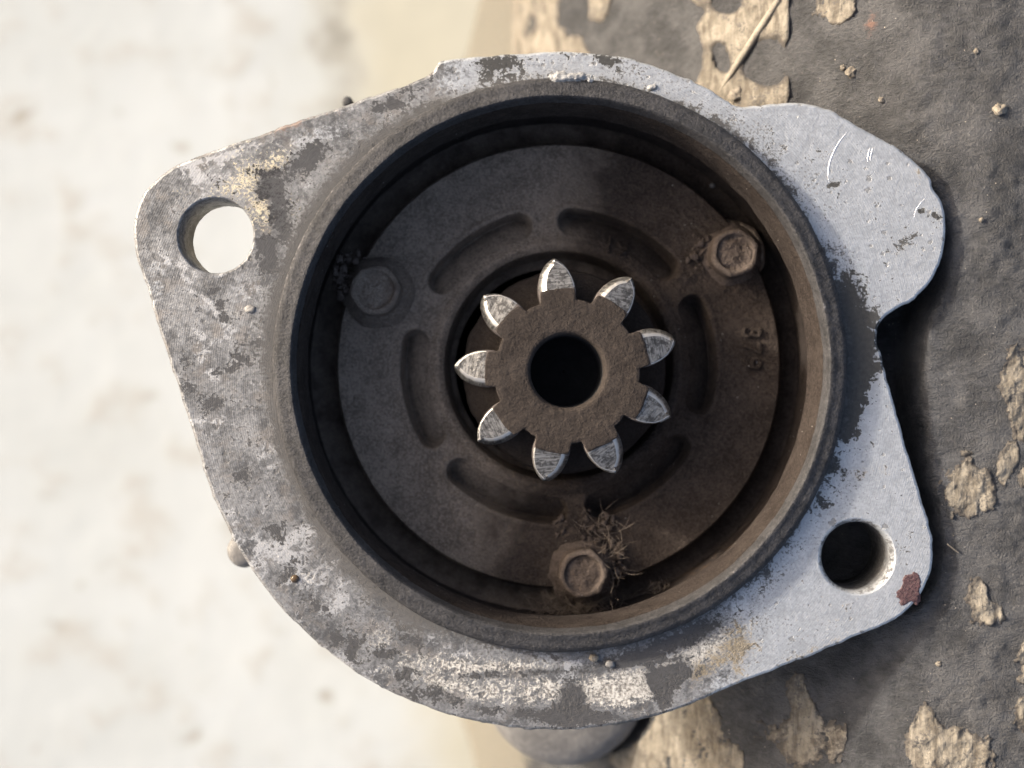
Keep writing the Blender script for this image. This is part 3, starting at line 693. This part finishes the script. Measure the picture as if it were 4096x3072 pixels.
def emboss(body, px, py, size, rot, h=0.00058):
    cu = bpy.data.curves.new("cast_number", 'FONT'); cu.body = body; cu.size = size; cu.extrude = 0.0006; cu.bevel_depth = 0.00012; cu.bevel_resolution = 2
    cu.align_x = 'CENTER'; cu.align_y = 'CENTER'; cu.space_character = 1.12; cu.offset = -0.00008
    ob = bpy.data.objects.new("tmp", cu); COL.objects.link(ob)
    bpy.context.view_layer.update()
    me = bpy.data.meshes.new_from_object(ob.evaluated_get(bpy.context.evaluated_depsgraph_get()))
    bpy.data.objects.remove(ob)
    x, y = (px - 2048) / s_ * K, (1536 - py) / s_ * K
    n = len(me.vertices); co = np.empty(n * 3); me.vertices.foreach_get("co", co); co = co.reshape(-1, 3)
    c, s = math.cos(rot), math.sin(rot)
    X, Y = x + co[:, 0] * c - co[:, 1] * s, y + co[:, 0] * s + co[:, 1] * c
    Z = PZ + plate_h(X, Y) + co[:, 2] + h - 0.0007 + 0.0005 * fbm(X * 120, Y * 120, seed=52)
    V = np.stack([X, Y, Z], 1)
    F = [list(p.vertices) for p in me.polygons]
    return mesh_obj("cast_number", V, F, M_plate, plate_o, smooth=False, attrs=dict(brown=sm(-0.022, 0.016, V[:, 0] - PC[0] - 0.25 * (V[:, 1] - PC[1]))))  # follows the plate's painted glare gradient
emboss("379", 3002, 1392, 0.0047, math.radians(-90))["label"] = "raised cast number 379 on the plate's right side"
emboss("19", 2465, 985, 0.0044, math.radians(-14))["label"] = "raised cast number 19 inside the top slot"

# ---- bolts
def bolt(bx, by, zt, rad, seed, hexk, rot, mat=None):
    c = np.array([(bx - 2048) * K, (1536 - by) * K])
    def rmod(T, R, Z):
        a = (T - rot) % (math.pi / 3) - math.pi / 6
        hx = math.cos(math.pi / 6) / np.cos(a) * 1.06
        return np.where(R > 0.78 * rad, 1 + hexk * (hx - 1), 1.0)
    def disp(T, R, Z):
        x, y = R * np.cos(T), R * np.sin(T)
        n = fbm(x * 700, y * 700, Z * 700, seed=seed, octv=4, gain=0.62)
        return n * 0.00025 * (R > 0.7 * rad), n * np.where(R < 0.70 * rad, 0.0009, 0.00022)
    p = [(0.02, -.62), (.2, -.60), (.4, -.62), (.58, -.66), (.68, -.64), (.735, -.40), (.77, -.10), (.82, 0.0), (.89, -0.02), (.95, -.16), (1.0, -.45), (1.01, -1.2), (1.02, -4.5), (1.3, -5.6), (1.5, -6.6)]
    prof = [(r * rad, zt + z * mm) for r, z in p]
    V, F, R, Z, T = lathe(prof, c[0], c[1], 120, rmod, disp, sub=5)
    fc = F.tolist(); nv = (len(p) - 1) * 5 + 1
    fc.append([i * nv for i in range(120)][::-1])
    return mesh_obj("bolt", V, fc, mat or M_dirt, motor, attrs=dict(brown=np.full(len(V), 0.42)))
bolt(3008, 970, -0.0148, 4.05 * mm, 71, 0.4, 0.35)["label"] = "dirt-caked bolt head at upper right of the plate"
bolt(1460, 1133, -0.0138, 4.2 * mm, 72, 0.35, 0.1, M_plate)["label"] = "dirt-caked bolt head at left of the plate"  # paler plate material brightens this bolt, which sits in shade
bolt(2355, 2353, -0.0145, 4.15 * mm, 73, 0.4, 0.2)["label"] = "dirt-caked bolt head at the bottom of the plate"
for bx, by in ((3030, 955), (1430, 1125), (2360, 2385)):
    def bd(T, R, Z):
        n = fbm(R * np.cos(T) * 350, R * np.sin(T) * 350, Z * 350, seed=int(bx)); return n * 0.0008, n * 0.0006
    V, F, R, Z, T = lathe(np.array([(0.05, -20.9), (3, -20.9), (4.9, -21.1), (5.5, -21.8), (5.8, -24), (6.3, -27)]) * mm, (bx - 2048) * K, (1536 - by) * K, 72, disp=bd, sub=3)
    mesh_obj("bolt_boss", V, F, M_plate, motor)

# ---- pinion
ZF = -0.0050
sp = D / (D - ZF)
GC = np.array([(2270 - 2048) / sp * K, (1536 - 1484) / sp * K])
TIPS = [97.2, 55.9, 16.6, -23.4, -64.0, -101.2, -141.5, 178.2, 138.8]
gear = empty("pinion_gear", (GC[0], GC[1], -0.026)); gear.parent = motor; gear.matrix_parent_inverse = Matrix.Translation(motor.location).inverted()
gear["label"] = "nine-toothed drive pinion with bright worn tooth ends"
def sub_parent(o):
    o.parent = gear; o.matrix_parent_inverse = Matrix.Translation(gear.location).inverted(); return o

def win(T):
    d = np.min([np.abs((np.degrees(T) - a + 180) % 360 - 180) for a in TIPS], axis=0)
    return sm(15.0, 11.5, d)
def hub_r(T, R, Z):
    return np.where(R > 286 * K, 1 + 0.150 * win(T) * sm(ZF - 0.0016, ZF - 0.0002, Z), 1.0)
def hub_d(T, R, Z):
    x, y = R * np.cos(T), R * np.sin(T)
    n = fbm(x * 330, y * 330, seed=81, octv=5, gain=0.6); c = np.abs(fbm(x * 170, y * 170, seed=82, octv=3))
    top = (Z > ZF - 0.0006)
    return (R > 290 * K) * n * 0.0006, top * (n * 0.00024 + 0.00012 * fbm(x * 1400, y * 1400, seed=83, octv=3))
q = K
prof = [(150 * q, ZF - 0.0155), (150 * q, ZF - 0.008), (151 * q, ZF - 0.0022), (153 * q, ZF - 0.0008), (157 * q, ZF - 0.00035), (163 * q, ZF - 0.0001), (172 * q, ZF), (190 * q, ZF), (204 * q, ZF), (218 * q, ZF), (232 * q, ZF), (246 * q, ZF), (260 * q, ZF), (272 * q, ZF), (284 * q, ZF), (288 * q, ZF - 0.00003), (294 * q, ZF - 0.00012), (298 * q, ZF - 0.0005), (299 * q, ZF - 0.0018), (301 * q, ZF - 0.0045), (318 * q, ZF - 0.0068), (360 * q, ZF - 0.0086), (405 * q, ZF - 0.0098), (432 * q, ZF - 0.0108), (440 * q, ZF - 0.0125), (442 * q, ZF - 0.02)]
V, F, R, Z, T = lathe(prof, GC[0], GC[1], 540, hub_r, hub_d, sub=6)
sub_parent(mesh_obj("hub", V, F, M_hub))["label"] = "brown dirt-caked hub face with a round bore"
V, F, R, Z, T = lathe([(0.0002, ZF - 0.0150), (80 * q, ZF - 0.0150), (149 * q, ZF - 0.0150)], GC[0], GC[1], 48)
sub_parent(mesh_obj("bore_end", V, F, M_black))
V, F, R, Z, T = lathe([(149.3 * q, ZF - 0.0158), (149.3 * q, ZF - 0.008), (151.2 * q, ZF - 0.0024)], GC[0], GC[1], 96)
sub_parent(mesh_obj("bore_lining", V, F, M_black))

RW = np.array([250, 285, 318, 345, 371, 404, 428, 443, 452, 456]) / sp
WW = np.array([66, 70, 74, 73, 68, 56, 40, 25, 12, 5]) / sp
def tooth(a, k):
    n = 46
    t = np.linspace(0, 1, n) ** 0.8
    rad = RW[0] + (RW[-1] * (1 + 0.006 * math.sin(k * 2.3)) - RW[0]) * t; w = np.interp(rad, RW, WW)
    # closed outline, ccw: right flank out, tip, left flank back
    u = np.r_[rad, rad[::-1][1:]]; v = np.r_[-w, w[::-1][1:]]
    m = len(u); left = v > 0
    ch = np.where(left, 30.0, 4.0) / sp * np.clip((u - 235) / 60, 0, 1)
    cw = np.where(left, 0.0010, 0.0002)
    # front outline, pulled in from the ramped flank and off the tip
    tipk = sm(RW[-1] - 70, RW[-1], u)
    fv = np.where(left, np.maximum(v - ch, v * 0.25 - 8 * tipk), v + np.minimum(ch, -v * 0.5)); fu = u - tipk * 12
    zf = ZF - 0.00012 - 0.0009 * sm(300, RW[-1], fu)
    rings = []
    c0u = np.full(m, 0.0); 
    for s in np.linspace(0.0, 1, 9):
        iu = fu; iv = fv * s
        rings.append((iu, iv, zf + 0.00004 * fbm(iu * .08, iv * .08, seed=k), np.clip((s - 0.86) * 8, 0, 1)))
    rings.append((fu * .5 + u * .5, fv * .5 + v * .5, zf - cw * 0.42, np.full(m, 0.5)))
    rings.append((u, v, zf - cw, np.full(m, 0.4)))
    rings.append((u * 1.0, v * 1.02, zf - cw - 0.0006, np.full(m, 0.0)))
    for zz in (-0.003, -0.006, -0.0105): rings.append((u, v * 1.03, np.full(m, ZF + zz), np.full(m, 0.0)))
    ca, sa = math.cos(math.radians(a)), math.sin(math.radians(a))
    V, W, E, U2, V2 = [], [], [], [], []
    sk = 0.35 * math.sin(k * 1.7)
    for ri, (uu, vv, zz, ed) in enumerate(rings):
        V.append(np.stack([GC[0] + (uu * ca - vv * sa) * K, GC[1] + (uu * sa + vv * ca) * K, zz + 0 * uu], 1))
        U2.append((uu + sk * vv) * K); V2.append((vv - sk * uu) * K)
        W.append(np.where(ri < 11, sm(322, 352, uu), 0.0) * (1.0 if ri < 10 else 0.55) - 0.5 * (ri >= 11)); E.append(np.broadcast_to(ed, uu.shape) * (1.0 if ri < 11 else 0) * np.where(left, 1.0, 0.75))
    V = np.vstack(V); W = np.concatenate(W); E = np.concatenate(E)
    nr = len(rings); F = []
    for r_ in range(nr - 1):
        for i in range(m - 1):
            F.append([r_ * m + i, (r_ + 1) * m + i, (r_ + 1) * m + i + 1, r_ * m + i + 1])
    o = mesh_obj("tooth", V, F, M_tooth, attrs=dict(wear=W, edge=E, tu=np.concatenate(U2), tv=np.concatenate(V2), tk=np.full(len(W), k * 0.37)))
    return sub_parent(o)
for k, a in enumerate(TIPS): tooth(a, k)

# ---- motor body behind the flange
def body_part(name, prof, cx, cy, mat, segs=96, sub=2, label=None):
    V, F, R, Z, T = lathe(np.array(prof) * mm, cx, cy, segs, disp=lambda T, R, Z: (0.0002 * fbm(R * np.cos(T) * 200, R * np.sin(T) * 200, Z * 200, seed=5), 0), sub=sub)
    o = mesh_obj(name, V, F, mat, motor)
    if label: o["label"] = label
    return o
body_part("housing_shell", [(44.4, -3.2), (44.3, -12), (44.2, -27), (43, -29), (38, -30), (37, -34)], AX[0], AX[1], M_body)
body_part("motor_tube", [(37, -33), (37.5, -40), (37.5, -190), (36, -199.6), (0.2, -199.6)], AX[0], AX[1], M_dark)
body_part("solenoid", [(0.2, -36.5), (9, -36.6), (13.0, -37.2), (14.8, -38.4), (15.45, -40.5), (15.5, -60), (15.4, -120), (0.2, -120)], SOL[0], SOL[1], M_body, label="rounded grey solenoid end showing below the flange")
q_ = P(988, 2195, -0.022)
body_part("cast_boss", [(0.1, -18.5), (2.2, -18.7), (2.9, -19.6), (3.1, -22), (3.1, -40), (0.1, -40)], q_[0], q_[1], M_body, 48, label="small rounded boss peeking out left of the flange")
q_ = P(1392, 412, -0.03)
body_part("stud_end", [(0.1, -28), (0.8, -28.1), (1.0, -29), (1.0, -50), (0.1, -50)], q_[0], q_[1], M_dark, 24)

# ---- marks on the flange: red paint dab, cutter scratches, bare nick, painted glint
def dab(name, lst, box, mat, parent, seed, h=0.00012, st=0.00014, namp=0.8, nf=900, z0=0.0, label=None):
    x0, y0, x1, y1 = box
    X, Y = np.meshgrid(np.arange((x0 - 2048) * K, (x1 - 2048) * K, st), np.arange((1536 - y1) * K, (1536 - y0) * K, st), indexing='ij')
    px, py = X / K + 2048, 1536 - Y / K
    m = blobs(px, py, lst) - 0.5 + namp * fbm(X * nf, Y * nf, seed=seed, octv=4, gain=0.6)
    Z = z0 + np.clip(m * 0.0012, -0.0002, h) + h * 0.8 * fbm(X * 2500, Y * 2500, seed=seed + 3, octv=2)
    F = grid_faces(X.shape[0], X.shape[1]); k = (m > -0.15).ravel(); F = F[k[F].any(1)]
    u, inv = np.unique(F, return_inverse=True)
    V = np.stack([X, Y, Z], -1).reshape(-1, 3)
    o = mesh_obj(name, V[u], inv.reshape(F.shape), mat, parent)
    if label: o["label"] = label
    return o
dab("paint_mark", [(3645, 2325, 32, 34, 0, 1.0), (3618, 2382, 38, 32, 10, .95), (3655, 2365, 22, 40, 0, .5)], (3540, 2250, 3715, 2460), M_paint, fl, 91, label="dark red paint dab at the lower lug's corner")
dab("burr_glint", [(2285, 326, 60, 14, 0, .9), (2235, 322, 22, 20, 0, .6)], (2190, 285, 2370, 365), M_chip, ro, 92, 0.0003, z0=0.0027, label="pale bare nick on the rim's top")
dab("burr_glint", [(2610, 352, 22, 14, 20, .9)], (2560, 310, 2660, 395), M_chip, fl, 93, 0.0003)  # pale dab painted as a small blue-white glint
def scratch(pts, r):
    c = [((x - 2048) * K, (1536 - y) * K, 0.00001) for x, y in pts]
    c = np.array(c); t = np.linspace(0, 1, len(c)); tt = np.linspace(0, 1, 24)
    cf = [np.poly1d(np.polyfit(t, c[:, i], min(3, len(c) - 1))) for i in range(3)]
    V, F = tube(np.stack([f(tt) for f in cf], 1), r, 5); V[:, 2] *= 0.5
    return mesh_obj("scratch", V, F, M_scr, fl)
scratch([(3392, 525), (3350, 580), (3323, 635), (3313, 690), (3318, 735)], 0.00011)
scratch([(3480, 592), (3473, 620), (3470, 648)], 0.00010)
scratch([(3491, 590), (3484, 620), (3481, 646)], 0.00009)
scratch([(3705, 790), (3670, 830), (3655, 875)], 0.00007)

# ------------------------------------------------------------------ dirt and fibres caught in the housing
def plate_z(X, Y): return PZ + float(plate_h(np.array(X), np.array(Y)))
def fibres(cpx, cpy, n, spread, zoff, seed, length=(0.002, 0.006), rad=0.000032):
    r_ = random.Random(seed); VV, FF, off = [], [], 0
    for i in range(n):
        a = r_.uniform(0, 2 * math.pi); d = r_.random() ** 0.7
        x = ((cpx - 2048) + spread[0] * d * math.cos(a)) / s_ * K; y = ((1536 - cpy) + spread[1] * d * math.sin(a)) / s_ * K
        z = zoff + r_.uniform(-0.001, 0.002)
        L = r_.uniform(*length); h = r_.uniform(0, 2 * math.pi); el = r_.gauss(0.15, 0.35); cv = r_.gauss(0, 0.7)
        pts = []; p = np.array([x, y, z]); m = 7
        for s in range(m):
            pts.append(p.copy()); p = p + L / m * np.array([math.cos(h) * math.cos(el), math.sin(h) * math.cos(el), math.sin(el)])
            h += cv / m + r_.gauss(0, 0.12); el += r_.gauss(0, 0.15)
        V, F = tube(pts, rad * r_.uniform(0.6, 1.7), 4)
        VV.append(V); FF += [[k + off for k in f] for f in F]; off += len(V)
    return np.vstack(VV), FF
V, F = fibres(2300, 2440, 420, (170, 85), -0.0215, 3)
V2, F2 = fibres(2400, 2220, 130, (100, 190), -0.0180, 4, (0.0015, 0.005))
F2 = [[k + len(V) for k in f] for f in F2]
V3, F3 = fibres(2650, 2375, 90, (70, 40), -0.0235, 6, (0.001, 0.0032))
F3 = [[k + len(V) + len(V2) for k in f] for f in F3]
tag(mesh_obj("dry_fibres", np.vstack([V, V2, V3]), F + F2 + F3, M_fib), "tangle of dry brown fibres around the bottom bolt", "fibres", kind="stuff")

def clump(name, cpx, cpy, zc, n, spread, size, seed, label, mat):
    r_ = random.Random(seed); root = None
    VV, FF, off = [], [], 0
    for i in range(n):
        a = r_.uniform(0, 2 * math.pi); d = r_.random() ** 0.6
        x = ((cpx - 2048) + spread[0] * d * math.cos(a)) / s_ * K; y = ((1536 - cpy) + spread[1] * d * math.sin(a)) / s_ * K
        o = lump("tmp", (x, y, zc + r_.uniform(-0.0008, 0.0008)), size * r_.uniform(.3, 1.3), size * r_.uniform(.3, 1.3), size * r_.uniform(.3, .8), mat, seed + i, 0.75, 18, 11, rot=r_.uniform(0, 6))
        n_ = len(o.data.vertices); co = np.empty(n_ * 3); o.data.vertices.foreach_get("co", co)
        VV.append(co.reshape(-1, 3)); FF += [[k + off for k in p.vertices] for p in o.data.polygons]; off += n_
        me = o.data; bpy.data.objects.remove(o); bpy.data.meshes.remove(me)
    return tag(mesh_obj(name, np.vstack(VV), FF, mat), label, "dirt", "dirt packed round the bolts", "stuff")
clump("dirt_clump", 1378, 1120, -0.0165, 34, (28, 75), 0.0006, 11, "knobbly dirt crust on the left side of the left bolt", M_dirt)
clump("dirt_clump", 1420, 1040, -0.0165, 18, (50, 20), 0.0006, 12, "crumbly dirt above the left bolt head", M_dirt)
clump("dirt_clump", 2340, 2120, -0.0203, 80, (130, 95), 0.00045, 13, "heap of crumbled soil above the bottom bolt", M_dirt)
clump("dirt_clump", 2440, 2240, -0.0200, 70, (60, 100), 0.0005, 14, "crumbled soil to the right of the bottom bolt", M_dirt)
clump("dirt_clump", 2800, 1010, -0.0198, 26, (60, 80), 0.0005, 15, "rough dirt to the left of the upper right bolt", M_dirt)

for (px, py, z, r, lab, mat) in ((2850, 742, -0.0250, 11, "tiny white chip in the dark gap at upper right", M_chip), (1492, 1292, -0.0200, 16, "small grey crumb below the left bolt", M_stone),
                                 (2375, 2632, 0.0004, 20, "small cream crumb against the rim at the bottom", M_stone), (1003, 1237, -0.0002, 24, "flat grey scab near the left hole", M_body),
                                 (2440, 2655, 0.0001, 20, "grey crumb beside the cream one under the rim", M_body)):
    c = P(px, py, z); f = (D - z) / D * K * r
    tag(lump("crumb", c, f, f * .8, f * .5, mat, int(px), 0.4, 18, 10), lab, "crumb", "loose crumbs on the motor")
m = M("amber_drop"); mat_drop = m.out((0.12, 0.075, 0.035), 0.08, 0.0); m.b.inputs["Transmission Weight"].default_value = 0.5
c = P(1180, 2315, 0.0)
tag(lump("resin_drop", c, 0.0007, 0.00062, 0.0004, mat_drop, 3, 0.12), "small glossy amber drop on the lower left flange", "drop")
